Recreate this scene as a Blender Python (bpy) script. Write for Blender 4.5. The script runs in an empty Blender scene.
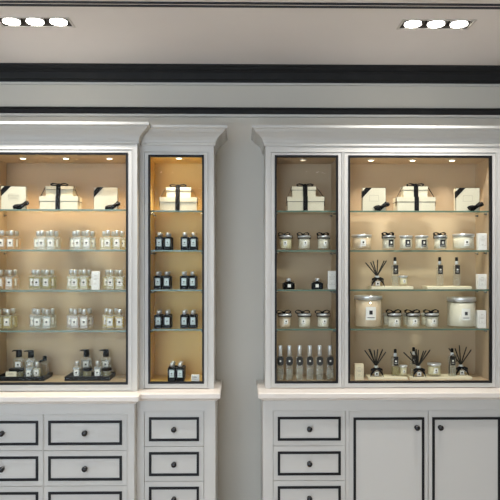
import bpy, math, random
from math import sin, cos, pi, radians
from mathutils import Vector, Matrix
random.seed(7)
SC = bpy.context.scene
COL = SC.collection

# ------------------------------------------------------------------ camera model
F = 640.0; HY = 265.0; EYE = 1.55; YAW = radians(0.9)
ca, sa = cos(YAW), sin(YAW)
def W(px, Y):                       # world x of image column px on the plane at depth Y
    u = (px-250)/F; t = Y/(ca-u*sa); return t*(u*ca+sa)
def H(py, Y, px=250):               # world z of image row py on the plane at depth Y
    u = (px-250)/F; t = Y/(ca-u*sa); return EYE+t*(HY-py)/F
def C(px, py, z):                   # point of a horizontal plane at height z
    u = (px-250)/F; v = (HY-py)/F; t = (z-EYE)/v
    return t*(u*ca+sa), t*(ca-u*sa)

# ------------------------------------------------------------------ materials
M = {}
def lin(c): return tuple(((x/255)/12.92 if x/255 <= .04045 else (((x/255)+.055)/1.055)**2.4) for x in c)
def paint(name, rgb, rough=.5, metal=0, noise=0, nscale=8, bump=0, emis=None, spec=.5, trans=0, sss=0):
    m = bpy.data.materials.new(name); m.use_nodes = True
    nt = m.node_tree; b = nt.nodes['Principled BSDF']; c = lin(rgb)
    b.inputs['Base Color'].default_value = (*c, 1)
    b.inputs['Roughness'].default_value = rough; b.inputs['Metallic'].default_value = metal
    b.inputs['Specular IOR Level'].default_value = spec
    if noise or bump:
        tc = nt.nodes.new('ShaderNodeTexCoord'); n = nt.nodes.new('ShaderNodeTexNoise')
        n.inputs['Scale'].default_value = nscale; n.inputs['Detail'].default_value = 4
        nt.links.new(tc.outputs['Object'], n.inputs['Vector'])
        if noise:
            r = nt.nodes.new('ShaderNodeValToRGB')
            r.color_ramp.elements[0].position = .3; r.color_ramp.elements[1].position = .7
            r.color_ramp.elements[0].color = (*[x*(1-noise) for x in c], 1)
            r.color_ramp.elements[1].color = (*[min(1, x*(1+noise)) for x in c], 1)
            nt.links.new(n.outputs['Fac'], r.inputs['Fac']); nt.links.new(r.outputs['Color'], b.inputs['Base Color'])
        if bump:
            bp = nt.nodes.new('ShaderNodeBump'); bp.inputs['Strength'].default_value = bump
            bp.inputs['Distance'].default_value = .002
            nt.links.new(n.outputs['Fac'], bp.inputs['Height']); nt.links.new(bp.outputs['Normal'], b.inputs['Normal'])
    if emis:
        b.inputs['Emission Color'].default_value = (*lin(rgb), 1); b.inputs['Emission Strength'].default_value = emis
    M[name] = m; return m
def glass(name, rgb, ior=1.45, body=0, brgb=(255, 255, 255), rough=.02, gl=1.0):
    m = bpy.data.materials.new(name); m.use_nodes = True; nt = m.node_tree
    nt.nodes.remove(nt.nodes['Principled BSDF']); out = nt.nodes['Material Output']
    t = nt.nodes.new('ShaderNodeBsdfTransparent'); t.inputs[0].default_value = (*lin(rgb), 1)
    g = nt.nodes.new('ShaderNodeBsdfGlossy'); g.inputs['Roughness'].default_value = rough
    g.inputs['Color'].default_value = (gl, gl, gl, 1)
    lw = nt.nodes.new('ShaderNodeLayerWeight'); lw.inputs[0].default_value = .5
    pw = nt.nodes.new('ShaderNodeMath'); pw.operation = 'POWER'; pw.inputs[1].default_value = 4
    f = nt.nodes.new('ShaderNodeMath'); f.operation = 'MULTIPLY_ADD'
    f0 = ((ior-1)/(ior+1))**2; f.inputs[1].default_value = .75*min(1, (ior-1)/.45); f.inputs[2].default_value = f0
    nt.links.new(lw.outputs['Facing'], pw.inputs[0]); nt.links.new(pw.outputs[0], f.inputs[0])
    mx = nt.nodes.new('ShaderNodeMixShader')
    nt.links.new(f.outputs[0], mx.inputs[0]); nt.links.new(g.outputs[0], mx.inputs[2])
    if body:
        d = nt.nodes.new('ShaderNodeBsdfDiffuse'); d.inputs[0].default_value = (*lin(brgb), 1)
        tl = nt.nodes.new('ShaderNodeBsdfTranslucent'); tl.inputs[0].default_value = (*lin(brgb), 1)
        a = nt.nodes.new('ShaderNodeMixShader'); a.inputs[0].default_value = .5
        nt.links.new(d.outputs[0], a.inputs[1]); nt.links.new(tl.outputs[0], a.inputs[2])
        b = nt.nodes.new('ShaderNodeMixShader'); b.inputs[0].default_value = body
        nt.links.new(t.outputs[0], b.inputs[1]); nt.links.new(a.outputs[0], b.inputs[2])
        nt.links.new(b.outputs[0], mx.inputs[1])
    else:
        nt.links.new(t.outputs[0], mx.inputs[1])
    nt.links.new(mx.outputs[0], out.inputs[0]); M[name] = m; return m

paint('cabinet', (202, 200, 194), .5, noise=.004, nscale=1.5)
paint('counter', (232, 224, 214), .35, noise=.005, nscale=2)
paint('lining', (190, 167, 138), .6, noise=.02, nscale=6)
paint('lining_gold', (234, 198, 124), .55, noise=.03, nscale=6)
paint('black_trim', (26, 26, 28), .5, spec=.25)
paint('black_crown', (42, 42, 42), .6, spec=.14, noise=.08, nscale=20)
paint('wall', (203, 198, 186), .75, noise=.02, nscale=2, bump=.1)
paint('ceiling', (243, 236, 231), .8, noise=.02, nscale=2)
paint('floor', (168, 157, 144), .4, noise=.1, nscale=3)
paint('slot', (34, 38, 46), .6)
paint('knob', (22, 22, 24), .25)
paint('chrome', (226, 228, 230), .28, metal=.7)
paint('steel', (120, 118, 112), .3, metal=1)
paint('cream', (216, 208, 184), .6)
paint('cream_warm', (236, 222, 188), .6)
paint('white_card', (240, 238, 232), .6)
paint('ribbon', (16, 15, 17), .7, spec=.2)
paint('black_plastic', (16, 16, 17), .35, spec=.2)
paint('ink', (30, 28, 28), .6)
paint('print_grey', (150, 138, 120), .7)
paint('label', (244, 242, 234), .6)
paint('label_blue', (205, 220, 220), .5)
paint('black_bottle', (9, 10, 11), .3, spec=.1)
paint('tray', (28, 28, 31), .4, spec=.25)
paint('wax', (246, 236, 216), .5)
paint('wax_peach', (243, 217, 184), .5)
paint('wax_yellow', (240, 228, 188), .5)
paint('fixture', (44, 38, 32), .6)
paint('fix_trim', (215, 208, 200), .6)
paint('lamp_white', (255, 250, 240), .4, emis=14)
paint('lamp_warm', (255, 236, 200), .4, emis=5)
paint('lamp_dim', (255, 232, 200), .4, emis=.8)
paint('reed', (24, 22, 20), .7)
paint('plinth_slab', (240, 230, 200), .55)
paint('glass_edge', (98, 122, 108), .25)
glass('pane', (252, 253, 252), 1.12, gl=.6)
glass('shelf_glass', (251, 254, 252), 1.25)
glass('jar_glass', (252, 253, 252), 1.4, body=.03)
glass('bottle_glass', (250, 251, 250), 1.5, body=.16, brgb=(240, 242, 236))
JU = {'peach': (246, 214, 160), 'clear': (236, 235, 224), 'pale yellow': (240, 228, 170), 'olive yellow': (206, 194, 112),
      'strong yellow': (236, 210, 96), 'pinkish': (238, 222, 212), 'amber': (196, 164, 104), 'green': (206, 196, 138)}
for k, v in JU.items(): glass('juice '+k, tuple(int(x*.5+127) for x in v), 1.1, body={'clear': .25, 'strong yellow': .85, 'olive yellow': .7, 'amber': .75}.get(k, .5), brgb=v)

# ------------------------------------------------------------------ mesh builder
class MB:
    def __init__(s): s.v = []; s.f = []; s.m = []; s.sm = []
    def add(s, vs, fs, mi=0, smooth=False, T=None):
        b = len(s.v)
        for p in vs:
            p = Vector(p); s.v.append(T @ p if T else p)
        for f in fs: s.f.append([b+i for i in f]); s.m.append(mi); s.sm.append(smooth)
        return s
    def box(s, x0, x1, y0, y1, z0, z1, mi=0, T=None):
        vs = [(x0,y0,z0),(x1,y0,z0),(x1,y1,z0),(x0,y1,z0),(x0,y0,z1),(x1,y0,z1),(x1,y1,z1),(x0,y1,z1)]
        return s.add(vs, [(3,2,1,0),(4,5,6,7),(0,1,5,4),(1,2,6,5),(2,3,7,6),(3,0,4,7)], mi, False, T)
    def loft(s, rings, mi=0, smooth=False, T=None, caps=True):
        n = len(rings[0]); vs = [p for r in rings for p in r]; fs = []
        for k in range(len(rings)-1):
            for i in range(n):
                j = (i+1) % n; fs.append((k*n+i, k*n+j, (k+1)*n+j, (k+1)*n+i))
        s.add(vs, fs, mi, smooth, T)
        if caps:
            s.add(rings[0], [tuple(range(n-1, -1, -1))], mi, False, T); s.add(rings[-1], [tuple(range(n))], mi, False, T)
        return s
    def lathe(s, prof, mi=0, n=24, T=None, smooth=True, caps=True):
        return s.loft([[(r*cos(2*pi*i/n), r*sin(2*pi*i/n), z) for i in range(n)] for r, z in prof], mi, smooth, T, caps)
    def rr(s, layers, mi=0, T=None, seg=4, smooth=False, cy=0):   # rounded rectangles (w,d,r,z) lofted
        rings = []
        for w, d, r, z in layers:
            r = max(min(r, w/2-1e-5, d/2-1e-5), 1e-5); ring = []
            for cx, cyy, a0 in ((w/2-r, d/2-r, 0), (-w/2+r, d/2-r, pi/2), (-w/2+r, -d/2+r, pi), (w/2-r, -d/2+r, 1.5*pi)):
                for k in range(seg+1):
                    a = a0+k*pi/2/seg; ring.append((cx+r*cos(a), cy+cyy+r*sin(a), z))
            rings.append(ring)
        return s.loft(rings, mi, smooth, T)
    def tube(s, pts, r, mi=0, n=8, T=None):
        pts = [Vector(p) for p in pts]; rings = []
        for i, p in enumerate(pts):
            t = (pts[min(i+1, len(pts)-1)]-pts[max(i-1, 0)]).normalized()
            a = Vector((0, 1, 0)) if abs(t.y) < .9 else Vector((1, 0, 0))
            u = t.cross(a).normalized(); w = t.cross(u)
            rr_ = r[i] if isinstance(r, (list, tuple)) else r
            rings.append([p+u*rr_*cos(2*pi*k/n)+w*rr_*sin(2*pi*k/n) for k in range(n)])
        return s.loft(rings, mi, True, T)
    def strip(s, pts, wv, w, th=.0012, mi=0, T=None):             # flat ribbon along pts
        pts = [Vector(p) for p in pts]; wv = Vector(wv).normalized(); rings = []
        for i, p in enumerate(pts):
            t = (pts[min(i+1, len(pts)-1)]-pts[max(i-1, 0)]).normalized()
            nrm = t.cross(wv).normalized()
            ww = w[i] if isinstance(w, (list, tuple)) else w
            rings.append([p+wv*ww/2+nrm*th/2, p-wv*ww/2+nrm*th/2, p-wv*ww/2-nrm*th/2, p+wv*ww/2-nrm*th/2])
        return s.loft(rings, mi, False, T)
    def mesh(s, name, mats):
        me = bpy.data.meshes.new(name); me.from_pydata([tuple(p) for p in s.v], [], s.f)
        for m in mats: me.materials.append(M[m])
        me.polygons.foreach_set('material_index', s.m); me.polygons.foreach_set('use_smooth', s.sm)
        me.update()
        import bmesh
        bm = bmesh.new(); bm.from_mesh(me); bmesh.ops.recalc_face_normals(bm, faces=bm.faces); bm.to_mesh(me); bm.free()
        return me
CACHE = {}
def obj(name, mb, mats, parent=None, loc=(0,0,0), rz=0, key=None):
    """one mesh object; with a key the mesh is built once and shared by the repeats"""
    if isinstance(mats, str): mats = [mats]
    if key is not None:
        if key not in CACHE: CACHE[key] = mb().mesh(name, mats)
        me = CACHE[key]
    else: me = (mb() if callable(mb) else mb).mesh(name, mats)
    o = bpy.data.objects.new(name, me); COL.objects.link(o)
    o.location = loc; o.rotation_euler = (0, 0, rz)
    if parent: o.parent = parent
    return o
def thing(name, label, cat, loc=(0,0,0), rz=0, group=None):
    o = bpy.data.objects.new(name, None); COL.objects.link(o)
    o.empty_display_size = .05
    o.location = loc; o.rotation_euler = (0, 0, rz); o['label'] = label; o['category'] = cat
    if group: o['group'] = group
    return o
def struct(name, mb, mats, loc=(0,0,0)):
    o = obj(name, mb, mats, None, loc); o['kind'] = 'structure'; return o

# ------------------------------------------------------------------ key dimensions
WALL = 3.45; BACK = 3.42
HF1, HF = 3.14, 3.20          # faces of the display cabinets
BF1, BF = 3.045, 3.105        # faces of the base cabinets
CT = .932; CTH = .039
CEIL = 2.611
ZB, ZT = .965, 2.092          # glazed opening
SHELF = (1.825, 1.625, 1.426, 1.227)
HTOP = 2.148

# ------------------------------------------------------------------ room
RX0, RX1, RY0 = -3.0, 3.2, -2.4
struct('wall_back', MB().box(RX0, RX1, WALL, WALL+.12, 0, CEIL+.15), 'wall')
struct('wall_left', MB().box(RX0-.12, RX0, RY0, WALL+.12, 0, CEIL+.15), 'wall')
struct('wall_front_light_block', MB().box(-.2, RX1+.12, RY0-.12, RY0, 0, CEIL+.15), 'wall')  # unseen part wall, added to hold daylight off the right side
struct('wall_right', MB().box(RX1, RX1+.12, RY0, WALL+.12, 0, CEIL+.15), 'wall')
struct('floor', MB().box(RX0-.12, RX1+.12, RY0, WALL+.12, -.08, 0), 'floor')
# ceiling with openings for downlights and linear slots
fixL = C(35.3, 22.2, CEIL); fixR = C(436.2, 24.0, CEIL)
fy = (fixL[1]+fixR[1])/2
FW, FD = .305, .098
fixtures = [(fixL[0], fy), (fixR[0], fy), (fixL[0], .9), (fixR[0], .9), (fixL[0], -.9), (fixR[0], -.9)]
slot_y0 = C(160, 2.3, CEIL)[1]; slot_y1 = C(160, 5.5, CEIL)[1]
holes = [(x-FW/2, x+FW/2, y-FD/2, y+FD/2) for x, y in fixtures]
xs = sorted({RX0-.12, RX1+.12, *[h[0] for h in holes], *[h[1] for h in holes]})
ys = sorted({RY0, WALL+.12, *[h[2] for h in holes], *[h[3] for h in holes]})
cb = MB()
for j in range(len(ys)-1):
    run = None
    for i in range(len(xs)-1):
        cx, cy = (xs[i]+xs[i+1])/2, (ys[j]+ys[j+1])/2
        hole = any(h[0] < cx < h[1] and h[2] < cy < h[3] for h in holes)
        if not hole and run is None: run = xs[i]
        if hole and run is not None: cb.box(run, xs[i], ys[j], ys[j+1], CEIL, CEIL+.03); run = None
    if run is not None: cb.box(run, xs[-1], ys[j], ys[j+1], CEIL, CEIL+.03)
struct('ceiling', cb, 'ceiling')
for n_, yy in ((1, slot_y0), (6, slot_y1)):
    struct('trim_%d' % n_, MB().box(RX0+.2, RX1-.2, yy-.0075, yy+.0075, CEIL-.004, CEIL-.0003), 'slot')
# black crown at the ceiling and black picture rail (profiles run along x)
def run_x(prof, x0, x1):
    return MB().loft([[(x0, y, z) for y, z in prof], [(x1, y, z) for y, z in prof]])
zc = H(82.6, WALL-.016)
cp = [(WALL, CEIL), (WALL-.07, CEIL), (WALL-.07, CEIL-.009), (WALL-.063, CEIL-.012), (WALL-.058, CEIL-.021), (WALL-.048, CEIL-.026),
      (WALL-.044, CEIL-.025), (WALL-.044, CEIL-.030), (WALL-.038, CEIL-.0305), (WALL-.036, CEIL-.034), (WALL-.032, CEIL-.0345), (WALL-.028, zc+.015), (WALL-.022, zc+.011), (WALL-.018, zc+.010), (WALL-.016, zc), (WALL, zc)]
struct('trim_2', run_x(cp, RX0, RX1), 'black_crown')
z1, z0 = H(107.4, WALL-.02), H(114.2, WALL-.012)
rp = [(WALL, z1), (WALL-.02, z1), (WALL-.022, z1-.006), (WALL-.014, z1-.012), (WALL-.014, z0+.004), (WALL-.01, z0), (WALL, z0)]
struct('trim_3', run_x(rp, RX0, RX1), 'black_crown')
# narrow white beads under both black mouldings
struct('trim_4', run_x([(WALL, zc), (WALL-.012, zc), (WALL-.012, zc-.01), (WALL, zc-.013)], RX0, RX1), 'cabinet')
struct('trim_5', run_x([(WALL, z0), (WALL-.012, z0), (WALL-.012, z0-.012), (WALL, z0-.016)], RX0, RX1), 'cabinet')
struct('baseboard_back', run_x([(WALL, 0), (WALL-.015, 0), (WALL-.015, .12), (WALL-.006, .135), (WALL, .135)], RX0, RX1), 'cabinet')

# ceiling downlights
fl_names = ['leftmost in view, above the wide left cabinet', 'rightmost in view, above the right cabinet',
            'left of the middle row behind the viewer', 'right of the middle row behind the viewer',
            'left of the rear row behind the viewer', 'right of the rear row behind the viewer']
def spot(name, loc, energy, rgb, size_deg, blend, rad, aim=(0, 0, -1)):
    L = bpy.data.lights.new(name, 'SPOT'); L.energy = energy; L.color = rgb; L.spot_size = radians(size_deg)
    L.spot_blend = blend; L.shadow_soft_size = rad
    o = bpy.data.objects.new(name, L); COL.objects.link(o); o.location = loc
    o.rotation_euler = Vector(aim).to_track_quat('-Z', 'Y').to_euler(); return o
DOWN_E = 30
for i, (x, y) in enumerate(fixtures):
    t = thing('ceiling_downlight', 'recessed dark tray of three round ceiling spotlights, '+fl_names[i], 'downlight', (x, y, CEIL), 0, 'three-lamp ceiling downlights')
    fr = MB(); a, b = FW/2, FD/2
    for (x0, x1, y0, y1) in ((-a+.001, a-.001, -b+.001, -b+.004), (-a+.001, a-.001, b-.004, b-.001), (-a+.001, -a+.004, -b+.004, b-.004), (a-.004, a-.001, -b+.004, b-.004)):
        fr.box(x0, x1, y0, y1, -.001, .06)
    fr.box(-a+.001, a-.001, -b+.001, b-.001, .06, .064)
    for k in (-.5, .5): fr.box(k*.102-.004, k*.102+.004, -b+.004, b-.004, .012, .06)
    obj('housing', fr, 'fixture', t)
    tr = MB()
    for (x0, x1, y0, y1) in ((-a-.009, a+.009, -b-.009, -b+.001), (-a-.009, a+.009, b-.001, b+.009), (-a-.009, -a+.001, -b+.001, b-.001), (a-.001, a+.009, -b+.001, b-.001)):
        tr.box(x0, x1, y0, y1, -.003, -.0003)
    obj('trim_ring', tr, 'fix_trim', t)
    for k in (-1, 0, 1):
        lp = obj('lamp', lambda: MB().lathe([(.038, .012), (.039, .02), (.03, .05), (.012, .058)]), 'chrome', t, (k*.102, 0, -.010), key='dl_lamp')
        obj('lens', lambda: MB().lathe([(.037, .0075), (.037, .0115)], n=28), 'lamp_white', lp, key='dl_lens')
        s_ = spot('downlight_beam', (x+k*.102, y, CEIL-.008), DOWN_E, (1, .96, .92), 130, .9, .03)

# ------------------------------------------------------------------ poly loft for counters and cornices
def poly_loft(fn, layers): return MB().loft([[(x, y, z) for x, y in fn(p)] for p, z in layers])

# base cabinets --------------------------------------------------------------
def frame_mb(mb, x0, x1, z0, z1, y0, y1, w, mi=0, T=None):
    mb.box(x0, x1, y0, y1, z1-w, z1, mi, T); mb.box(x0, x1, y0, y1, z0, z0+w, mi, T)
    mb.box(x0, x0+w, y0, y1, z0+w, z1-w, mi, T); mb.box(x1-w, x1, y0, y1, z0+w, z1-w, mi, T); return mb
def knob_mb():
    R = Matrix.Rotation(pi/2, 4, 'X')        # lathe axis z -> -y
    return MB().lathe([(.011, 0), (.011, .002), (.005, .004), (.0045, .008), (.008, .010), (.0125, .014), (.0135, .019), (.0115, .024), (.006, .027), (.0005, .0275)], T=R, n=20)
def bead_mb(w, h, t=.0118):
    mb = MB(); frame_mb(mb, -w/2, w/2, -h/2, h/2, -.005, 0, t); return mb

PITCH = .1685
def base_unit(label, XL, XR, yf, cols, doors=()):
    """cols: drawer columns as (x0, x1) of the drawer fronts; doors: (x0, x1, knob side)"""
    t = thing('base_cabinet', label, 'cabinet', ((XL+XR)/2, yf, 0))
    ox = (XL+XR)/2
    zt = CT-CTH; ztop = .839; zbot = .839-4*PITCH
    c = MB()
    c.box(XL-ox, XL-ox+.018, .02, WALL-yf-.016, .0, zt-.001); c.box(XR-ox-.018, XR-ox, .02, WALL-yf-.016, .0, zt-.001)
    c.box(XL-ox+.018, XR-ox-.018, .06, WALL-yf-.016, .08, .098); c.box(XL-ox+.018, XR-ox-.018, WALL-yf-.03, WALL-yf-.016, .098, zt-.001)
    c.box(XL-ox+.018, XR-ox-.018, .021, .06, zt-.03, zt-.002)
    obj('carcass', c, 'cabinet', t)
    ff = MB(); ops = sorted([(a-ox, b-ox) for a, b in cols]+[(a-ox, b-ox) for a, b, *_ in doors])
    ff.box(XL-ox, XR-ox, 0, .02, ztop, zt-.001); ff.box(XL-ox, XR-ox, 0, .02, .0, zbot)
    e = XL-ox
    merged = []
    for a, b in ops:
        if merged and a-merged[-1][1] < .004: merged[-1][1] = b
        else: merged.append([a, b])
    for a, b in merged: ff.box(e, a-.0015, 0, .02, zbot, ztop); e = b+.0015
    ff.box(e, XR-ox, 0, .02, zbot, ztop)
    for a, b in merged:                      # slim bead round each opening
        ff.box(a-.005, a-.0015, -.003, 0, zbot, ztop+.004); ff.box(b+.0015, b+.005, -.003, 0, zbot, ztop+.004)
        ff.box(a-.0015, b+.0015, -.003, 0, ztop, ztop+.004)
    obj('face_frame', ff, 'cabinet', t)
    for a, b in cols:
        w = b-a
        for r in range(4):
            zc_ = ztop-PITCH*(r+.5)
            d = obj('drawer', MB().box(-w/2, w/2, 0, .02, -PITCH/2+.001, PITCH/2-.001).box(-w/2+.01, w/2-.01, .02, .28, -PITCH/2+.01, PITCH/2-.02), 'cabinet', t, ((a+b)/2-ox, .002, zc_))
            obj('bead', bead_mb(w-.043, .1155), 'black_trim', d)
            obj('knob', knob_mb, 'knob', d, key='knob')
    for a, b, side in doors:
        w = b-a; h = 4*PITCH-.002
        d = obj('door', MB().box(-w/2, w/2, 0, .02, -h/2, h/2), 'cabinet', t, ((a+b)/2-ox, .002, (ztop+zbot)/2))
        obj('bead', bead_mb(w-.036, h-.060, .012), 'black_trim', d)
        obj('knob', knob_mb, 'knob', d, (side*(w/2-.056), 0, h/2-.079), key='knob')
    return t
X1R = W(134.3, BF1); X1L = W(-46, BF1)
X2R = W(215.3, BF)
X3L = W(263.0, BF); X3R = W(512, BF)
base_unit('wide pale grey drawer cabinet with black-beaded drawers, under the leftmost display bay', X1L, X1R, BF1,
          [(W(-38.5, BF1), W(43.0, BF1)-.001), (W(43.5, BF1)+.001, W(126.5, BF1))])
base_unit('narrow pale grey cabinet of single drawers, under the gold-lit bay', X1R+.001, X2R, BF, [(W(144.5, BF), W(203.5, BF))])
base_unit('pale grey cabinet with one drawer column and two doors, right of the wall gap', X3L, X3R, BF,
          [(W(273.3, BF), W(345.2, BF))], [(W(349.8, BF), W(428.0, BF), 1), (W(428.6, BF), W(504, BF), -1)])
lay = [(0, CT-CTH), (.007, CT-CTH+.001), (.009, CT-CTH+.006), (.014, CT-CTH+.009), (.021, CT-CTH+.012), (.024, CT-CTH+.016), (.024, CT-.004), (.021, CT-.0005)]
def leftc(p): return [(X1L, WALL-.001), (X1L, BF1-p), (X1R+p, BF1-p), (X1R+p, BF-p), (X2R+p, BF-p), (X2R+p, WALL-.001)]
def rightc(p): return [(X3L-p, WALL-.001), (X3L-p, BF-p), (X3R, BF-p), (X3R, WALL-.001)]
def flat(layers, fn):
    # front edge profile, then flat top
    return poly_loft(fn, layers)
o = obj('worktop', flat(lay, leftc), 'counter'); o['label'] = 'cream stepped worktop running under both left display cabinets'; o['category'] = 'worktop'
o = obj('worktop', flat(lay, rightc), 'counter'); o['label'] = 'cream straight worktop under the right display cabinet'; o['category'] = 'worktop'

# ------------------------------------------------------------------ display cabinets
def shelf_mb(w, y0, y1):
    mb = MB(); mb.box(-w/2, w/2, y0+.0012, y1, -.008, 0, 0); mb.box(-w/2, w/2, y0, y0+.0011, -.008, 0, 1); return mb
def pin_mb(): return MB().lathe([(.006, 0), (.006, .005), (.0035, .006), (.0035, .014)], n=12, T=Matrix.Rotation(pi/2, 4, 'Y'))
def display(label, XL, XR, yf, bays, cornice_fn, sill=0):
    """bays: (x0, x1 of the black bead outer edge, lining material, lamps, lamp energy, lamp colour, lens material)"""
    t = thing('display_cabinet', label, 'cabinet', ((XL+XR)/2, yf, CT)); ox = (XL+XR)/2
    zz = lambda z: z-CT
    side = MB().box(0, .016, .021, WALL-yf-.002, 0, zz(HTOP)-.001)
    obj('side_panel', side, 'cabinet', t, (XL-ox, 0, 0)); obj('side_panel', side, 'cabinet', t, (XR-ox-.016, 0, 0))
    ff = MB(); e = XL-ox; ops = []
    DZ0, DZ1 = ZB-.03, ZT+.021
    for b in bays: ops.append((b[0]-ox-.018, b[1]-ox+.018))
    DZ0 = max(DZ0, CT+.003)
    ff.box(XL-ox, XR-ox, 0, .02, zz(DZ1)+.0015, zz(HTOP))
    for a, b in ops: ff.box(e, a-.0015, 0, .02, 0, zz(DZ1)+.0015); e = b+.0015
    ff.box(e, XR-ox, 0, .02, 0, zz(DZ1)+.0015)
    for a, b in ops:
        ff.box(a-.0055, a-.0015, -.003, 0, .001, zz(DZ1)+.005); ff.box(b+.0015, b+.0055, -.003, 0, .001, zz(DZ1)+.005)
        ff.box(a-.0015, b+.0015, -.003, 0, zz(DZ1)+.0015, zz(DZ1)+.005)
    obj('face_frame', ff, 'cabinet', t)
    obj('top_board', MB().box(XL-ox+.017, XR-ox-.017, .021, WALL-yf-.002, zz(HTOP)-.02, zz(HTOP)-.001), 'cabinet', t)
    for (bx0, bx1, lin_m, lamps, en, colr, lensm), (a, b) in zip(bays, ops):
        x0, x1 = bx0-ox+.003, bx1-ox-.003; y0 = .022; y1 = BACK-yf
        zf, zc2 = zz(ZB)-.001, zz(ZT)-.001
        obj('side_lining', MB().box(x0-.012, x0-.0002, y0, y1, zf-.02, zc2+.03), lin_m, t)
        obj('side_lining', MB().box(x1+.0002, x1+.012, y0, y1, zf-.02, zc2+.03), lin_m, t)
        obj('floor_board', MB().box(x0, x1, y0, y1, zf-.02, zf), lin_m, t)
        obj('ceiling_board', MB().box(x0, x1, y0, y1, zc2, zc2+.03), lin_m, t)
        obj('back_lining', MB().box(x0-.012, x1+.012, y1+.0002, y1+.012, zf-.02, zc2+.03), lin_m, t)
        dw, dz = (b-a), (DZ1-DZ0)
        dcx = (a+b)/2
        d = MB(); gx0, gx1 = bx0-ox, bx1-ox
        d.box(a, gx0, .001, .019, zz(DZ0), zz(DZ1)); d.box(gx1, b, .001, .019, zz(DZ0), zz(DZ1))
        d.box(gx0, gx1, .001, .019, zz(DZ0), zz(ZB)-.008+sill); d.box(gx0, gx1, .001, .019, zz(ZT)+.008, zz(DZ1))
        dr = obj('glazed_door', d, 'cabinet', t)
        obj('bead', frame_mb(MB(), gx0, gx1, zz(ZB)-.008+sill, zz(ZT)+.008, -.002, .019, .0095), 'black_trim', dr)
        obj('glass_pane', MB().box(gx0+.0096, gx1-.0096, .006, .010, zz(ZB)+.0016+sill, zz(ZT)-.0016), 'pane', dr)
        sw = x1-x0-.004
        for zs in SHELF:
            sh = obj('glass_shelf', shelf_mb(sw, .03, y1-.012), ['shelf_glass', 'glass_edge'], t, ((x0+x1)/2, 0, zz(zs)))
            for sx in (-1, 1):
                for yy in (.06, y1-.04):
                    pn = obj('shelf_pin', pin_mb, 'steel', sh, (sx*(sw/2+.001)-(.0 if sx < 0 else 0), yy, -.0145), pi if sx > 0 else 0, key='pin')
        for lx, lY in lamps:
            s = obj('spotlight', lambda: MB().lathe([(.017, -.0015), (.019, 0), (.019, .002)], n=24), 'chrome', t, (lx-ox, lY-yf, zc2-.002), key='cab_spot')
            obj('lens', lambda: MB().lathe([(.0125, -.003), (.0135, -.0016)], n=24), lensm, s, key='cab_lens'+lensm)
            spot('cabinet_beam', (lx, lY, CT+zc2-.007), en*2.2, colr, 112, 1, .018)
    co = [(0, HTOP-.004), (.006, HTOP-.003), (.008, HTOP+.004), (.006, HTOP+.008), (.010, HTOP+.014), (.013, HTOP+.024), (.020, HTOP+.036), (.031, HTOP+.046),
          (.036, HTOP+.049), (.038, HTOP+.052), (.046, HTOP+.056), (.054, HTOP+.064), (.057, HTOP+.070), (.063, HTOP+.072), (.066, HTOP+.076), (.066, HTOP+.088)]
    cm = MB().loft([[(x-ox, y-yf, zz(z)) for x, y in cornice_fn(p+.001)] for p, z in co])
    obj('cornice', cm, 'cabinet', t)
    return t
H1R = W(137.2, HF1); H1L = W(-38, HF1); H2R = W(213.8, HF); H3L = W(265.4, HF); H3R = W(508, HF)
warm = (1, .76, .48); neutral = (1, .86, .70); gold = (1, .72, .36)
LY1, LY2 = 3.255, 3.285
display('wide cream display cabinet of perfume bottles behind glass, at the far left', H1L, H1R, HF1,
        [(W(-15, HF1), W(127.9, HF1), 'lining', [(W(23, LY1), LY1), (W(66, LY1), LY1), (W(109.5, LY1), LY1)], 6.3, warm, 'lamp_warm')],
        lambda p: [(H1L, WALL-.001), (H1L, HF1-p), (H1R+p, HF1-p), (H1R+p, WALL-.001)], .008)
display('narrow cream display cabinet with gold-lit interior of black bottles', H1R+.001, H2R, HF,
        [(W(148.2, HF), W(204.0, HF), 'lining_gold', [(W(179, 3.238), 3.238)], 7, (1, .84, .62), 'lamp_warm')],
        lambda p: [(H1R+p+.003, WALL-.001), (H1R+p+.003, HF-p), (H2R+p, HF-p), (H2R+p, WALL-.001)])
display('cream two-bay display cabinet of candles and diffusers, right of the wall gap', H3L, H3R, HF,
        [(W(274.8, HF), W(338.2, HF), 'lining', [(W(303, LY2), LY2)], .45, neutral, 'lamp_dim'),
         (W(348.2, HF), W(492.0, HF), 'lining', [(W(371, LY2), LY2), (W(412.5, LY2), LY2), (W(452, LY2), LY2)], 3.9, neutral, 'lamp_warm')],
        lambda p: [(H3L-p, WALL-.001), (H3L-p, HF-p), (H3R, HF-p), (H3R, WALL-.001)])

# ------------------------------------------------------------------ merchandise
E = .0006
def px(n, Y=3.27): return n*Y/F
# --- perfume bottles
def bottle_body(w, d, h): return lambda: MB().rr([(w-.004, d-.004, .003, 0), (w, d, .004, .002), (w, d, .004, h-.006), (w-.004, d-.004, .005, h-.002), (w*.5, d*.6, .005, h)])
def juice_body(w, d, h): return lambda: MB().rr([(w-.007, d-.007, .002, .005), (w-.006, d-.006, .003, .006), (w-.006, d-.006, .003, h*.86)])
def label_mb(w, h, y, z, dot=.3, inv=False):
    def f():
        mb = MB(); mb.box(-w/2, w/2, y-.0006, y-.0001, z-h/2, z+h/2, 0)
        if not inv: frame_mb(mb, -w/2+.0015, w/2-.0015, z-h/2+.0015, z+h/2-.0015, y-.0009, y-.0006, .0008, 1)
        k = w*dot/2
        mb.box(-k, k, y-.0011, y-.0006, z-k*.9, z+k*.9, 1)
        mb.box(-w*.28, w*.28, y-.0010, y-.0006, z-h*.28, z-h*.24, 1)
        return mb
    return f
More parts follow.
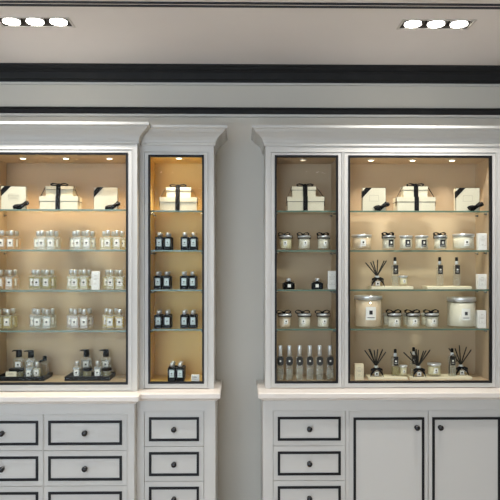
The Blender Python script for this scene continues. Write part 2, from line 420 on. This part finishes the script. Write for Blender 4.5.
def perfume(Xc, Y, z, juice, label, group, rz=0, s=1.0):
    t = thing('perfume_bottle', label, 'bottle', (Xc, Y, z+E), rz, group); k = 'pf%.2f' % s
    w, d, h = .043*s, .034*s, .070*s
    b = obj('glass_body', bottle_body(w, d, h), 'bottle_glass', t, key=k+'b')
    obj('perfume', juice_body(w, d, h), 'juice '+juice, b, key=k+'j'+juice)
    obj('label', label_mb(.027*s, .038*s, -d/2, .036*s, .36), ['label', 'ink'], t, key=k+'l')
    obj('cap', lambda: MB().lathe([(.006*s, h), (.0065*s, h+.004*s), (.0118*s, h+.0045*s), (.0118*s, h+.027*s), (.0105*s, h+.029*s), (.004*s, h+.0295*s)], n=18), 'chrome', t, key=k+'c')
    return t
ordn = ['first', 'second', 'third', 'fourth']
rows = {1: [(2, 'peach'), (42, 'clear'), (78, 'clear'), (108, 'pale yellow')],
        2: [(.5, 'peach'), (37.5, 'olive yellow'), (75, 'pale yellow'), (111, 'pale yellow')],
        3: [(-1.5, 'pale yellow'), (38, 'clear'), (75, 'pinkish'), (110.5, 'strong yellow')]}
YF1, YB1 = 3.245, 3.315
shelfname = {1: 'second', 2: 'third', 3: 'fourth'}
for r, cl in rows.items():
    for ci, (m, ju) in enumerate(cl):
        spots = [('front left', m, YF1), ('front right', m+9.3, YF1), ('rear left', m-3.6, YB1), ('rear middle', m+5.6, YB1)]
        if m+14.8 < 124: spots.append(('rear right', m+14.4, YB1))
        if ci == 0: spots.pop(2)
        for pos, p, Y in spots:
            j = ju if not (ju == 'clear' and r == 1 and 'right' in pos) else 'clear'
            perfume(W(p, Y), Y, SHELF[r], j, '%s %s perfume bottle in the %s cluster along the %s shelf, left cabinet' % (pos, j, ordn[ci], shelfname[r]),
                    'perfume bottles in the wide left cabinet', radians(random.uniform(-4, 4)))
# --- black bottles (gold bay)
def black_bottle(Xc, Y, z, label):
    t = thing('perfume_bottle', label, 'bottle', (Xc, Y, z+E), radians(random.uniform(-3, 3)), 'black perfume bottles in the gold-lit cabinet')
    w, d, h = .0405, .034, .069
    obj('black_body', bottle_body(w, d, h), 'black_bottle', t, key='bb')
    obj('label', label_mb(.0245, .038, -d/2, .038, .26), ['label_blue', 'ink'], t, key='bl')
    obj('cap', lambda: MB().lathe([(.006, h), (.0065, h+.003), (.0105, h+.0035), (.0105, h+.018), (.0095, h+.0205), (.004, h+.021)], n=18), 'chrome', t, key='bc')
BR = {1: [(159.4, 167.9), (184.8, 193.6)], 2: [(158, 166.8), (184.0, 192.6)], 3: [(158.4, 167.2), (184.4, 193)]}
for r, prs in BR.items():
    for pi_, pr in enumerate(prs):
        for bi, p in enumerate(pr):
            for rowi, Y in enumerate((3.27, 3.33)):
                Xc = W(p, 3.27)
                black_bottle(Xc, Y, SHELF[r], 'black perfume bottle, %s %s of the %s group, %s glass shelf, gold-lit cabinet' % (('front', 'rear')[rowi], ('left', 'right')[bi], ('left', 'right')[pi_], shelfname[r]))
for bi, p in enumerate((172.0, 180.3)):
    for rowi, Y in enumerate((3.245, 3.305)):
        black_bottle(W(p, 3.245), Y, ZB-.001, 'black perfume bottle, %s %s of the group on the floor of the gold-lit cabinet' % (('front', 'rear')[rowi], ('left', 'right')[bi]))
# --- ribbon bow
def bow(mb, c, s, mi=0, T=None, tails=True, wv=(0, 1, 0), w=.008, zs=.6):
    c = Vector(c)
    for sx in (-1, 1):
        pts = [c+Vector((sx*s*a, 0, s*b*zs)) for a, b in ((0, 0), (.3, .28), (.7, .38), (1.0, .22), (.95, -.02), (.6, -.08), (.25, -.02), (0, 0))]
        mb.strip(pts, wv, w, w*.16, mi, T)
        if tails: mb.strip([c, c+Vector((sx*s*.5, -.002, -s*.25)), c+Vector((sx*s*.8, -.004, -s*.75))], wv, w*.8, .0014, mi, T)
    Tm = Matrix.Translation(c); mb.rr([(s*.28, w*1.2, .001, -s*.1), (s*.34, w*1.3, .002, s*.05), (s*.28, w*1.2, .001, s*.2)], mi, (T @ Tm) if T else Tm)
# --- candles in glass
def candle(Xc, Y, z, label, group, w=.064, h=.076, wax='wax', lab='plain', ribbon=True, lid=.010, rz=0, fill=.74, lbl_w=None, bow_s=.022):
    t = thing('scented_candle', label, 'candle', (Xc, Y, z+E), rz, group); R = w/2; key = ('cd', round(w, 3), round(h, 3))
    hg = h-lid
    g = obj('glass_jar', lambda: MB().lathe([(R*.9, 0), (R*.96, .002), (R, .006), (R, hg-.001), (R-.0025, hg-.001), (R-.0025, .009), (.0005, .008)], n=32, caps=False)
            .lathe([(R*.9, 0), (.0005, 0)], n=32, caps=False), 'jar_glass', t, key=key+('g',))
    obj('wax', lambda: MB().lathe([(R-.0045, .0095), (R-.0032, .011), (R-.0032, hg*fill+.008), (R-.0045, hg*fill+.009)], n=32), wax, g, key=key+('w', wax, fill))
    obj('lid', lambda: MB().lathe([(R-.004, hg-.004), (R-.0035, hg), (R+.0008, hg+.0005), (R+.0008, h-.001), (R-.001, h), (R*.5, h+.0005)], n=32), 'chrome', t, key=key+('l',))
    lw = lbl_w or w*.3
    lh = lw*1.3; zc_ = hg*.5+.003
    def lab_mb():
        mb = MB(); n = 6; a = lw/2/R
        def arc(a0, a1, zb, zt, ro, mi):
            vs = []; 
            for k in range(n+1):
                th = -pi/2+a0+(a1-a0)*k/n
                vs += [((R+ro)*cos(th), (R+ro)*sin(th), zb), ((R+ro)*cos(th), (R+ro)*sin(th), zt), ((R+ro-.0004)*cos(th), (R+ro-.0004)*sin(th), zt), ((R+ro-.0004)*cos(th), (R+ro-.0004)*sin(th), zb)]
            mb.loft([vs[4*k:4*k+4] for k in range(n+1)], mi)
        arc(-a, a, zc_-lh/2, zc_+lh/2, .0006, 0)
        arc(-a*.32, a*.32, zc_-lh*.08, zc_+lh*.22, .001, 1)
        arc(-a*.7, a*.7, zc_-lh*.34, zc_-lh*.29, .001, 1)
        return mb
    obj('label', lab_mb, ['ink', 'label'] if lab == 'dark' else ['label', 'ink'], t, key=key+('lab', lab, round(lw, 3)))
    if ribbon:
        def rb():
            mb = MB(); mb.lathe([(R+.0005, hg-.004), (R+.0016, hg-.0038), (R+.0016, hg-.001), (R+.0005, hg-.0006)], n=32, caps=False)
            # band over the lid and bow on it
            mb.strip([(-R-.002, 0, hg-.005), (-R-.0018, 0, h+.001), (-R*.8, 0, h+.0022), (R*.8, 0, h+.0022), (R+.0018, 0, h+.001), (R+.002, 0, hg-.005)], (0, 1, 0), .009, .0014)
            bow(mb, (-R*.25, -R*.3, h+.0045), bow_s*1.35, w=.020, zs=1.0, tails=False)
            for sx in (-1, 1): mb.strip([(-R*.25, -R*.3, h+.005), (-R*.25+sx*.016, -R*.45, h+.003), (-R*.25+sx*.03, -R*.5, h-.001)], (0, 1, 0), .012, .002)
            return mb
        obj('ribbon', rb, 'ribbon', t, key=key+('r', bow_s))
    return t
g3 = 'small candles in the dim narrow bay'; names3 = ['left', 'middle', 'right']
for i, p in enumerate((285.8, 304.2, 323.6)):
    candle(W(p, 3.27), 3.27, SHELF[1], 'cream glass candle with black bow, %s of three, second shelf of the dim narrow bay' % names3[i], g3, w=.063, h=.074, wax='wax_yellow' if i == 0 else 'wax', rz=radians((-10, 5, 12)[i]))
for i, p in enumerate((284.8, 304.4, 323.4)):
    candle(W(p, 3.27), 3.27, SHELF[3], 'cream glass candle with black bow, %s of three, fourth shelf of the dim narrow bay' % names3[i], g3, w=.065, h=.074, wax='wax_peach' if i == 0 else 'wax', rz=radians((8, -14, 4)[i]), bow_s=.027)
g4 = 'small candles in the wide right bay'
for i, (p, lp) in enumerate(((388.5, 0), (405.8, 0), (421.5, 0), (440.3, 0))):
    candle(W(p, 3.25), 3.25, SHELF[1], 'small white candle with dark label, %s of four in a row on the second shelf' % ordn[i], g4, w=.066, h=.074, lab='dark', ribbon=(i in (0, 3)), rz=radians((12, 6, 8, 4)[i]), lbl_w=.027, fill=.8)
for i, p in enumerate((394.4, 413.2, 431.8)):
    candle(W(p, 3.26), 3.26, SHELF[3], 'small white candle with black bow, %s of three between two large candles' % names3[i], g4, w=.068, h=.076, rz=radians((6, 3, 4)[i]), bow_s=.028)
    candle(W(p, 3.26)-.006+.004*i, 3.345, SHELF[3], 'small white candle standing behind the %s bowed candle of the fourth shelf' % names3[i], g4, w=.066, h=.07, ribbon=False)
candle(W(361.4, 3.285), 3.285, SHELF[1], 'wide peach candle with silver lid at the left end of the second shelf, right bay', 'large candles', w=.104, h=.08, wax='wax_peach', ribbon=False, lid=.012, fill=.82, lbl_w=.026)
candle(W(463.3, 3.285), 3.285, SHELF[1], 'wide cream candle with silver lid near the right end of the second shelf', 'large candles', w=.108, h=.084, wax='wax', ribbon=False, lid=.014, fill=.9, lbl_w=.026)
candle(W(368.2, 3.305), 3.305, SHELF[3], 'largest peach candle with square label at the left end of the fourth shelf', 'large candles', w=.142, h=.165, wax='wax_peach', ribbon=False, lid=.018, fill=.9, lbl_w=.052)
candle(W(461.3, 3.305), 3.305, SHELF[3], 'largest cream candle with silver lid toward the right end of the fourth shelf', 'large candles', w=.146, h=.156, wax='wax', ribbon=False, lid=.019, fill=.86, lbl_w=.045)

# --- gift boxes
def text_mesh(body, size):
    cu = bpy.data.curves.new('lettering', 'FONT'); cu.body = body; cu.size = size; cu.align_x = 'CENTER'; cu.align_y = 'CENTER'; cu.space_line = 1.2; cu.extrude = .0002
    o = bpy.data.objects.new('lettering', cu); COL.objects.link(o)
    me = bpy.data.meshes.new_from_object(o); bpy.data.objects.remove(o); me.materials.clear(); me.materials.append(M['print_grey']); return me
TXT = text_mesh('JO MALONE\nLONDON', .0095)
def gift(Xc, Y, z, label, rz=0, s=.118, d=.036):
    t = thing('gift_box', label, 'gift box', (Xc, Y, z+E), rz, 'flat square gift boxes standing on top shelves')
    def bm_():
        mb = MB(); mb.box(-s/2, s/2, -d/2, d/2, 0, s)
        return mb
    b = obj('box', bm_, 'cream', t, key='gb')
    obj('edging', lambda: frame_mb(MB(), -s/2-.0014, s/2+.0014, -.0004, s+.0014, -d/2+.001, -d/2+.004, .002), 'ribbon', t, key='gbe')
    def rb():
        mb = MB(); y = -d/2; k = s/2
        for pl in ([(-k, s*.58), (-k, s*.86), (-k*.74, s), (-k*.22, s)], [(k*.12, 0), (k*.5, 0), (k, s*.2), (k, s*.42)]):
            mb.loft([[(a, y-.0018, b_) for a, b_ in pl], [(a, y-.0002, b_) for a, b_ in pl]])
        # wraps over the edges
        mb.box(-k*.74, -k*.22, y, y+.02, s+.0002, s+.0016); mb.box(-k-.0018, -k-.0002, y, y+.02, s*.58, s*.86)
        mb.box(k+.0008, k+.0022, y, y+.02, s*.2, s*.42)
        return mb
    r = obj('ribbon', rb, 'ribbon', t, key='gbr')
    def bw():
        mb = MB(); T = Matrix.Translation((k2, -d/2-.007, s*.185)) @ Matrix.Rotation(radians(-18), 4, 'Y')
        bow(mb, (0, 0, 0), .040, 0, T, wv=(0, .8, .6), w=.017, tails=False)
        mb.strip([(k2, -d/2-.006, s*.18), (k2-.012, -d/2-.008, s*.12), (k2-.03, -d/2-.008, .009)], (0, 1, 0), .010, .0015)
        mb.strip([(k2, -d/2-.006, s*.18), (k2+.018, -d/2-.008, s*.2), (k2+.024, -d/2-.006, s*.36)], (0, 1, 0), .010, .0015)
        return mb
    k2 = s*.32
    obj('bow', bw, 'ribbon', t, key='gbb')
    p = obj('card_frame', lambda: frame_mb(MB(), -s*.2, s*.2, s*.42, s*.68, -d/2-.0006, -d/2-.0001, .0008), 'print_grey', t, key='gbc')
    tx = bpy.data.objects.new('lettering', TXT); COL.objects.link(tx); tx.parent = t
    tx.location = (0, -d/2-.0005, s*.55); tx.rotation_euler = (pi/2, 0, 0)
GY = 3.28
gift(W(12.5, GY-.06)+.0, GY-.035, SHELF[0], 'square cream gift box with black corner ribbon at the far left, turned slightly', radians(10), d=.042)
gift(W(106.6, GY), GY, SHELF[0], 'square cream gift box with black bow at the right of the left cabinet top shelf')
gift(W(373.3, GY), GY, SHELF[0], 'square cream gift box with black bow left of the right bay stack')
gift(W(466.6, GY), GY, SHELF[0], 'square cream gift box with black bow at the right end of top shelf', radians(-4))
def gift_stack(Xc, Y, z, label, w1, h1, w2, h2, rx, mat='cream', ox2=0, rz=0):
    t = thing('gift_box_stack', label, 'gift box', (Xc, Y, z+E), rz, 'ribboned stacks of two gift boxes')
    d1, d2 = .088, .062
    def bx(name, w, d, h, dx, zz, par):
        b = obj(name, MB().box(-w/2+.002, w/2-.002, -d/2+.002, d/2-.002, 0, h*.64), mat, par, (dx, 0, zz))
        l = MB().box(-w/2, w/2, -d/2, d/2, h*.64+.0016, h)
        obj('lid', l, mat, b); obj('lid_edging', MB().box(-w/2-.0003, w/2+.0003, -d/2-.0003, d/2+.0003, h*.64, h*.64+.0016), 'ribbon', b)
    bx('large_box', w1, d1, h1, 0, 0, t); bx('small_box', w2, d2, h2, ox2, h1+.0003, t)
    r = MB(); rw = .023; yb, ys_ = -d1/2-.0018, -d2/2-.0018
    H2 = h1+h2
    r.strip([(rx, yb, .001), (rx, yb, h1+.001), (rx, ys_, h1+.0018), (rx, ys_, H2+.0018), (rx, -ys_, H2+.0018)], (1, 0, 0), rw, .0014)
    T2 = Matrix.Translation((rx, ys_*.5, H2+.006)); bow(r, (0, 0, 0), .042, 0, T2, tails=False, w=.022)
    for sx in (-1, 1):                       # ribbon running diagonally from the small lid to the large one
        e2 = ox2+sx*w2/2
        r.strip([(e2-sx*.012, ys_*.6, H2+.002), (e2+sx*.0022, ys_*.6, H2-.002), (sx*(w1/2-.004), ys_*.9, h1+.002), (sx*(w1/2+.0022), ys_*.9, h1-.003), (sx*(w1/2+.0022), ys_*.9, h1*.35)], (0, 1, 0), .008, .0014)
    obj('ribbon', r, 'ribbon', t)
gift_stack(W(58.2, 3.24), 3.29, SHELF[0], 'stack of two cream boxes tied with black ribbon, centre of left cabinet top shelf', px(38), .072, px(27.5), .052, -.004)
gift_stack(W(178.3, 3.265), 3.31, SHELF[0], 'stack of two cream boxes tied with black ribbon in the gold-lit cabinet', px(37.3), .070, px(24.8), .052, -.004)
gift_stack(W(306.0, 3.24), 3.29, SHELF[0], 'stack of two cream boxes tied with black ribbon in the dim narrow bay', px(37), .072, px(24), .052, -.002, ox2=-.008)
gift_stack(W(416.6, 3.24), 3.29, SHELF[0], 'stack of two cream boxes tied with black ribbon, middle of right bay top shelf', px(38.5), .071, px(25), .055, .002)

# --- cards and cartons
def carton(p, Y, z, wpx, hpx, label, d=.03, mat='white_card', rz=0, name='carton', cat='carton'):
    w, h = px(wpx, Y), px(hpx, Y)
    t = thing(name, label, cat, (W(p, Y), Y, z+E), rz)
    obj('board', MB().rr([(w-.001, d-.001, .001, 0), (w, d, .0012, .0008), (w, d, .0012, h-.0008), (w-.001, d-.001, .001, h)]), mat, t)
    mb = MB(); y = -d/2
    for k, (zz_, ww) in enumerate(((.78, .3), (.62, .5), (.55, .42), (.34, .24))):
        mb.box(-w*ww/2, w*ww/2, y-.0005, y-.0001, h*zz_-.0006, h*zz_+.0006)
    frame_mb(mb, -w*.36, w*.36, h*.26, h*.7, y-.0005, y-.0001, .0006)
    obj('print', mb, 'print_grey', t)
carton(95.7, 3.2, SHELF[2], 8.2, 18.5, 'upright white price card between clusters on third shelf of left cabinet', d=.01, name='price_card', cat='card')
carton(331.8, 3.24, SHELF[2], 8, 18.5, 'upright white price card at right of the dim bay third shelf', d=.01, name='price_card', cat='card')
carton(481.6, 3.26, SHELF[1], 8.6, 17, 'cream carton at the right end of the second shelf, right bay')
carton(481.2, 3.27, SHELF[2], 8.8, 15, 'cream carton at the right end of the third shelf, right bay')
carton(481.0, 3.27, SHELF[3], 8.4, 17.5, 'cream carton beside the largest cream candle, fourth shelf')
carton(358.8, 3.255, ZB-.001, 8.8, 16.2, 'peach cream carton on the cabinet floor, left of the first reed diffuser', mat='cream_warm')
carton(195.4, 3.225, ZB-.001, 8, 6.8, 'small square white card with emblem on the gold-lit cabinet floor', d=.006, name='emblem_card', cat='card')

# --- diffusers
def diffuser(p, Y, z, label, w=.058, rz=0, seed=1, n=7, top=.135, sp=.052):
    t = thing('reed_diffuser', label, 'diffuser', (W(p, Y), Y, z+E), rz, 'reed diffusers in the wide right bay')
    rnd = random.Random(seed)
    obj('glass_bottle', lambda: MB().rr([(w-.006, .034, .004, 0), (w, .038, .006, .003), (w, .038, .006, .026), (w*.75, .034, .008, .032), (.022, .022, .009, .036), (.02, .02, .0095, .040)], smooth=False), 'bottle_glass', t, key=('df', w))
    obj('oil', lambda: MB().rr([(w-.008, .030, .003, .004), (w-.007, .031, .004, .022)]), 'juice amber', t, key=('dfo', w))
    obj('collar', lambda: MB().lathe([(.0112, .040), (.0118, .0405), (.0118, .052), (.010, .0535), (.006, .054)], n=20), 'chrome', t, key='dfc')
    obj('label', label_mb(.022, .022, -.019, .015, .4), ['label', 'ink'], t, key='dfl')
    def rb():
        mb = MB(); mb.lathe([(.0125, .036), (.0135, .037), (.0135, .0405), (.0125, .0412)], n=20, caps=False)
        for sx in (-1, 1):
            mb.strip([(0, -.0145, .039), (sx*.012, -.021, .034), (sx*.026, -.0225, .020), (sx*(w/2+.004), -.023, .004)], (0, .3, 1), [.008, .013, .016, .012], .0014)
            mb.strip([(0, -.0145, .039), (sx*.014, -.019, .041), (sx*.03, -.019, .034), (sx*(w/2+.001), -.016, .018)], (0, .2, 1), [.008, .012, .012, .009], .0014)
        return mb
    obj('ribbon', rb, 'ribbon', t, key=('dfr', w))
    for k in range(n):
        a = -1+2*k/(n-1)+rnd.uniform(-.12, .12); dy = rnd.uniform(-.015, .02)
        obj('reed', MB().tube([(-a*.004, 0, .046), (a*sp, dy, top*(1-.10*abs(a))+rnd.uniform(-.008, .008))], .003, n=6), 'reed', t)
# --- tall sprays
def spray(p, Y, z, label, group, w=.037, h=.112, kind='mist', juice=None, rib=False):
    t = thing('room_spray' if kind == 'mist' else 'tall_cologne_bottle', label, 'bottle', (W(p, Y), Y, z+E), 0, group); d = w*.8
    b = obj('glass_body', lambda: MB().rr([(w-.004, d-.004, .006, 0), (w, d, .008, .002), (w, d, .008, h-.006), (w*.7, d*.7, .007, h-.001), (.012, .012, .005, h)]), 'bottle_glass', t, key=('sp', w, h))
    if juice: obj('liquid', lambda: MB().rr([(w-.006, d-.006, .005, .005), (w-.005, d-.005, .006, h*.45)]), 'juice '+juice, b, key=('spj', w, h, juice))
    if kind == 'mist':
        obj('collar', lambda: MB().lathe([(.008, h), (.0085, h+.001), (.0085, h+.014), (.007, h+.016), (.006, h+.018)], n=18), 'chrome', t, key=('spc', h))
        obj('cap', lambda: MB().lathe([(.0068, h+.017), (.0075, h+.018), (.0075, h+.034), (.006, h+.037), (.003, h+.038)], n=18), 'black_plastic', t, key=('spk', h))
        obj('label', label_mb(.024, .046, -d/2, h*.76, .36, True), ['ink', 'label'], t, key=('spl', w, h))
    else:
        obj('cap', lambda: MB().lathe([(.0075, h), (.0102, h+.001), (.0102, h+.05), (.009, h+.0525), (.003, h+.053)], n=18), 'chrome', t, key=('spk2', h))
        def lb():
            mb = MB(); Ry = Matrix.Rotation(pi/2, 4, 'X')
            mb.rr([(.032, .046, .014, .0002), (.032, .046, .014, .0012)], 0, Matrix.Translation((0, -d/2, h*.80)) @ Ry, seg=6)
            mb.rr([(.009, .009, .004, .0012), (.009, .009, .004, .0018)], 1, Matrix.Translation((0, -d/2, h*.80)) @ Ry)
            return mb
        obj('label', lb, ['ink', 'label'], t, key=('spl2', w, h))
    if rib:
        mb = MB(); mb.strip([(0, -d/2-.002, h+.008), (-.014, -d/2-.003, h-.004), (-.02, -d/2, h-.06), (-.018, -d/2, h-.09)], (0, 1, 0), .008)
        mb.strip([(0, -d/2-.002, h+.008), (.014, -d/2-.003, h+.004), (.02, -d/2, h-.03)], (0, 1, 0), .008)
        obj('ribbon', mb, 'ribbon', t)
# plinths
def plinth(p0, p1, Y0, Y1, z, label, h=.014):
    x0, x1 = W(p0, Y0), W(p1, Y0)
    o = obj('display_plinth', MB().rr([(x1-x0-.002, Y1-Y0-.002, .002, 0), (x1-x0, Y1-Y0, .003, .001), (x1-x0, Y1-Y0, .003, h-.001), (x1-x0-.002, Y1-Y0-.002, .002, h)]), 'plinth_slab', None, ((x0+x1)/2, (Y0+Y1)/2, z+E))
    o['label'] = label; o['category'] = 'plinth'; return z+h+E
zp = plinth(371.3, 413.5, 3.245, 3.345, SHELF[2], 'flat cream plinth under the left diffuser on the third shelf')
zq = plinth(427.5, 471.8, 3.245, 3.345, SHELF[2], 'flat cream plinth under two clear sprays on the third shelf')
zr = plinth(368.5, 408, 3.25, 3.35, ZB-.001, 'flat cream plinth under the leftmost diffuser on the cabinet floor', .013)
zs2 = plinth(410.5, 472.5, 3.25, 3.35, ZB-.001, 'flat cream plinth under the right diffusers on the cabinet floor', .013)
diffuser(377, 3.27, zp, 'black-ribboned reed diffuser on the third shelf of the right bay', seed=3, n=6, top=.138, sp=.055)
gs = 'clear spray bottles with black labels in the right bay'
spray(395, 3.29, zp, 'clear spray bottle beside the third-shelf reed diffuser', gs, juice='clear')
candle(W(403.3, 3.28), 3.28, zp, 'small cream candle with label beside the third-shelf spray bottle', g4, w=.044, h=.054, wax='wax_yellow', ribbon=False, lid=.008)
spray(439.7, 3.28, zq, 'clear spray bottle, left of two on the right plinth, third shelf', gs, w=.034)
spray(456.6, 3.28, zq, 'clear spray bottle, right of two on the right plinth, third shelf', gs, w=.034)
diffuser(376, 3.285, zr, 'leftmost reed diffuser on the cabinet floor, right bay', seed=5, n=8, top=.14, sp=.058)
spray(395.2, 3.30, zr, 'spray bottle with greenish liquid on the cabinet floor between two diffusers', gs, w=.04, h=.10, juice='green')
candle(W(403.3, 3.285), 3.285, zr, 'small cream candle right of the greenish spray bottle on cabinet floor', g4, w=.04, h=.056, wax='wax_yellow', ribbon=False, lid=.009)
spray(413.6, 3.325, zs2, 'spray bottle half hidden behind the middle reed diffuser', gs, h=.105)
diffuser(418.2, 3.272, zs2, 'middle reed diffuser on the cabinet floor, right bay', seed=8, n=8, top=.142, sp=.066)
candle(W(434.2, 3.29), 3.29, zs2, 'round cream candle right of the middle reed diffuser on the cabinet floor', g4, w=.068, h=.066, wax='wax_yellow', ribbon=False, lid=.010)
spray(452, 3.285, zs2, 'black-ribboned spray bottle left of the rightmost reed diffuser', gs, h=.105, juice='clear', rib=True)
diffuser(460.8, 3.315, zs2, 'rightmost reed diffuser on the cabinet floor, right bay', seed=12, n=5, top=.15, sp=.06)
# small black lidded bottles in the dim bay
def small_bath(p, label):
    t = thing('bath_oil_bottle', label, 'bottle', (W(p, 3.26), 3.26, SHELF[2]+E), radians(random.uniform(-12, 12)), 'squat black-ribboned bottles in the dim narrow bay')
    obj('glass_body', lambda: MB().rr([(.056, .034, .006, 0), (.060, .038, .008, .003), (.060, .038, .008, .03), (.04, .03, .01, .036), (.018, .018, .008, .038)]), 'black_bottle', t, key='sbb')
    obj('cap', lambda: MB().lathe([(.009, .038), (.011, .039), (.0115, .052), (.009, .056), (.003, .057)], n=18), 'chrome', t, key='sbc')
    obj('label', lambda: MB().box(-.008, .008, -.0198, -.0191, .010, .026), 'label', t, key='sbl')
    def rb():
        mb = MB(); bow(mb, (0, -.017, .038), .022, w=.008); return mb
    obj('ribbon', rb, 'ribbon', t, key='sbr')
small_bath(288.6, 'squat black bottle with silver cap, left of two on dim bay third shelf')
small_bath(317.3, 'squat black bottle with silver cap, right of two, beside the price card')
for i, p in enumerate((280.2, 289.3, 299.5, 309.8, 319.6, 330.0)):
    spray(p, 3.25, ZB-.001, 'tall clear cologne with silver cap, %s of six from the left on the floor' % (ordn+['fifth', 'sixth'])[i], 'six tall colognes on the dim bay floor', w=.037, h=.124, kind='cap', juice='clear')
# --- trays with pumps
def tray(x0, x1, y0, y1, label):
    z = ZB-.001+E
    t = thing('serving_tray', label, 'tray', ((x0+x1)/2, (y0+y1)/2, z), 0, 'black trays on the floor of the left cabinet')
    w, d = x1-x0, y1-y0
    mb = MB(); mb.box(-w/2, w/2, -d/2, d/2, 0, .006)
    frame_pts = ((-w/2, w/2, -d/2, -d/2+.008), (-w/2, w/2, d/2-.008, d/2), (-w/2, -w/2+.008, -d/2+.008, d/2-.008), (w/2-.008, w/2, -d/2+.008, d/2-.008))
    for a, b, c, e in frame_pts: mb.box(a, b, c, e, .006, .021)
    obj('tray_body', mb, 'tray', t); return z+.006
def pump(p, Y, z, label, juice='amber', w=.056, h=.100):
    t = thing('pump_bottle', label, 'bottle', (W(p, Y), Y, z+E), 0, 'pump bottles on the black trays'); d = .036
    b = obj('glass_body', lambda: MB().rr([(w-.006, d-.006, .008, 0), (w, d, .01, .003), (w, d, .01, h-.012), (w*.8, d*.85, .012, h-.004), (.022, .022, .01, h)]), 'bottle_glass', t, key=('pm', w, h))
    obj('lotion', lambda: MB().rr([(w-.009, d-.009, .006, .005), (w-.008, d-.008, .008, h*.8)]), 'juice '+juice, b, key=('pmj', w, h, juice))
    obj('label', label_mb(.03, .032, -d/2, h*.62, .3), ['label', 'ink'], t, key=('pml', h))
    def hd():
        mb = MB().lathe([(.014, h), (.0155, h+.001), (.0155, h+.016), (.0145, h+.018), (.0145, h+.034), (.0125, h+.037), (.004, h+.038)], n=24)
        mb.tube([(-.008, 0, h+.0335), (-.028, -.002, h+.0335), (-.034, -.002, h+.029)], [.0045, .0035, .003], n=8)
        return mb
    obj('pump_head', hd, 'black_plastic', t, key=('pmh', h))
def jar(p, Y, z, label, w=.074, h=.05):
    t = thing('body_cream_jar', label, 'jar', (W(p, Y), Y, z+E), 0, 'cream jars with black lids'); R = w/2
    obj('glass_jar', lambda: MB().lathe([(R*.92, 0), (R, .004), (R, h*.72), (R*.95, h*.74)], n=28), 'bottle_glass', t, key=('jr', w, h))
    obj('cream_fill', lambda: MB().lathe([(R-.006, .006), (R-.005, .008), (R-.005, h*.66)], n=28), 'juice pale yellow', t, key=('jrf', w, h))
    obj('lid', lambda: MB().lathe([(R*.99, h*.75), (R*1.03, h*.77), (R*1.03, h*.97), (R*.98, h), (R*.3, h+.0005)], n=28), 'black_plastic', t, key=('jrl', w, h))
tx0, tx1 = W(-5, 3.245), W(44, 3.245)
zt1 = tray(tx0, tx1, 3.245, 3.395, 'black tray of pump bottles at the left of the cabinet floor')
zt2 = tray(W(64.5, 3.245), W(109.5, 3.245), 3.245, 3.395, 'black tray of pump bottles, right of the two trays')
pump(19.0, 3.352, zt1, 'leftmost amber pump bottle with black head on the left tray')
pump(31, 3.335, zt1, 'second pump bottle from the left on the left tray', juice='clear')
jar(16.5, 3.292, zt1, 'wide glass jar with black lid in front of the leftmost pump')
perfume(W(29.2, 3.274), 3.274, zt1, 'clear', 'small square bottle with white label at front of the left tray', 'small bottles on the black trays', s=.82)
perfume(W(37.2, 3.278), 3.278, zt1, 'pale yellow', 'pale yellow square bottle at the front right of the left tray', 'small bottles on the black trays', s=.86)
t = thing('bath_oil_flask', 'amber bottle with black cap and ribbon at the right of the left tray', 'bottle', (W(44.8, 3.345), 3.345, zt1+E))
obj('glass_body', MB().rr([(.032, .03, .006, 0), (.036, .034, .008, .003), (.036, .034, .008, .072), (.018, .018, .008, .082)]), 'bottle_glass', t)
obj('oil', MB().rr([(.028, .026, .006, .005), (.028, .026, .006, .066)]), 'juice amber', t)
obj('cap', MB().lathe([(.009, .082), (.0105, .083), (.0105, .104), (.009, .106), (.003, .1065)]), 'black_plastic', t)
rbm = MB(); rbm.strip([(.01, -.013, .088), (-.01, -.014, .084), (-.034, -.012, .072), (-.052, -.012, .070)], (0, .25, 1), [.007, .011, .013, .009], .0016)
obj('ribbon', rbm, 'ribbon', t)
# tilted card leaning at the tray front
t = thing('price_card', 'small cream card standing on the front rim of the left tray', 'card', (W(11, 3.25), 3.249, ZB-.001+E+.021)); 
T_ = Matrix.Rotation(radians(-8), 4, 'X')
obj('board', MB().box(-.027, .027, -.001, .001, 0.001, .026, 0, T_), 'cream', t)
obj('print', MB().box(-.016, .016, -.0016, -.0011, .012, .0135, 0, T_).box(-.012, .012, -.0016, -.0011, .016, .0172, 0, T_), 'print_grey', t)
for i, (pp, jp, sp_) in enumerate(((86.5, 87.2, 77), (106, 106.8, 97.8))):
    w_ = ('left', 'right')[i]
    pump(pp, 3.36, zt2, 'amber pump bottle with black head, %s of two on right tray' % w_, juice=('clear', 'clear')[i])
    jar(jp, 3.302, zt2, 'small glass jar with black lid, %s of two on right tray' % w_, w=.05, h=.05)
    perfume(W(sp_, 3.278), 3.278, zt2, 'clear', 'clear square bottle with silver cap, %s of two at front of right tray' % w_, 'small bottles on the black trays', s=.9)

# ------------------------------------------------------------------ light from the street side and world
w = bpy.data.worlds.new('World'); SC.world = w; w.use_nodes = True
bg = w.node_tree.nodes['Background']; bg.inputs[0].default_value = (.66, .81, 1.0, 1); bg.inputs[1].default_value = 5.3

# ------------------------------------------------------------------ camera
cam = bpy.data.cameras.new('camera'); cam.sensor_width = 36; cam.lens = 36*F/500; cam.shift_y = (HY-250)/500; cam.clip_start = .05
co = bpy.data.objects.new('camera', cam); COL.objects.link(co)
co.location = (0, 0, EYE); co.rotation_euler = (pi/2, 0, -YAW)
SC.camera = co
SC.view_settings.view_transform = 'Standard'; SC.view_settings.look = 'None'; SC.view_settings.gamma = 1
SC.view_settings.use_curve_mapping = False
SC.view_settings.exposure = 0
try: SC.cycles.transparent_max_bounces = 32
except Exception: pass
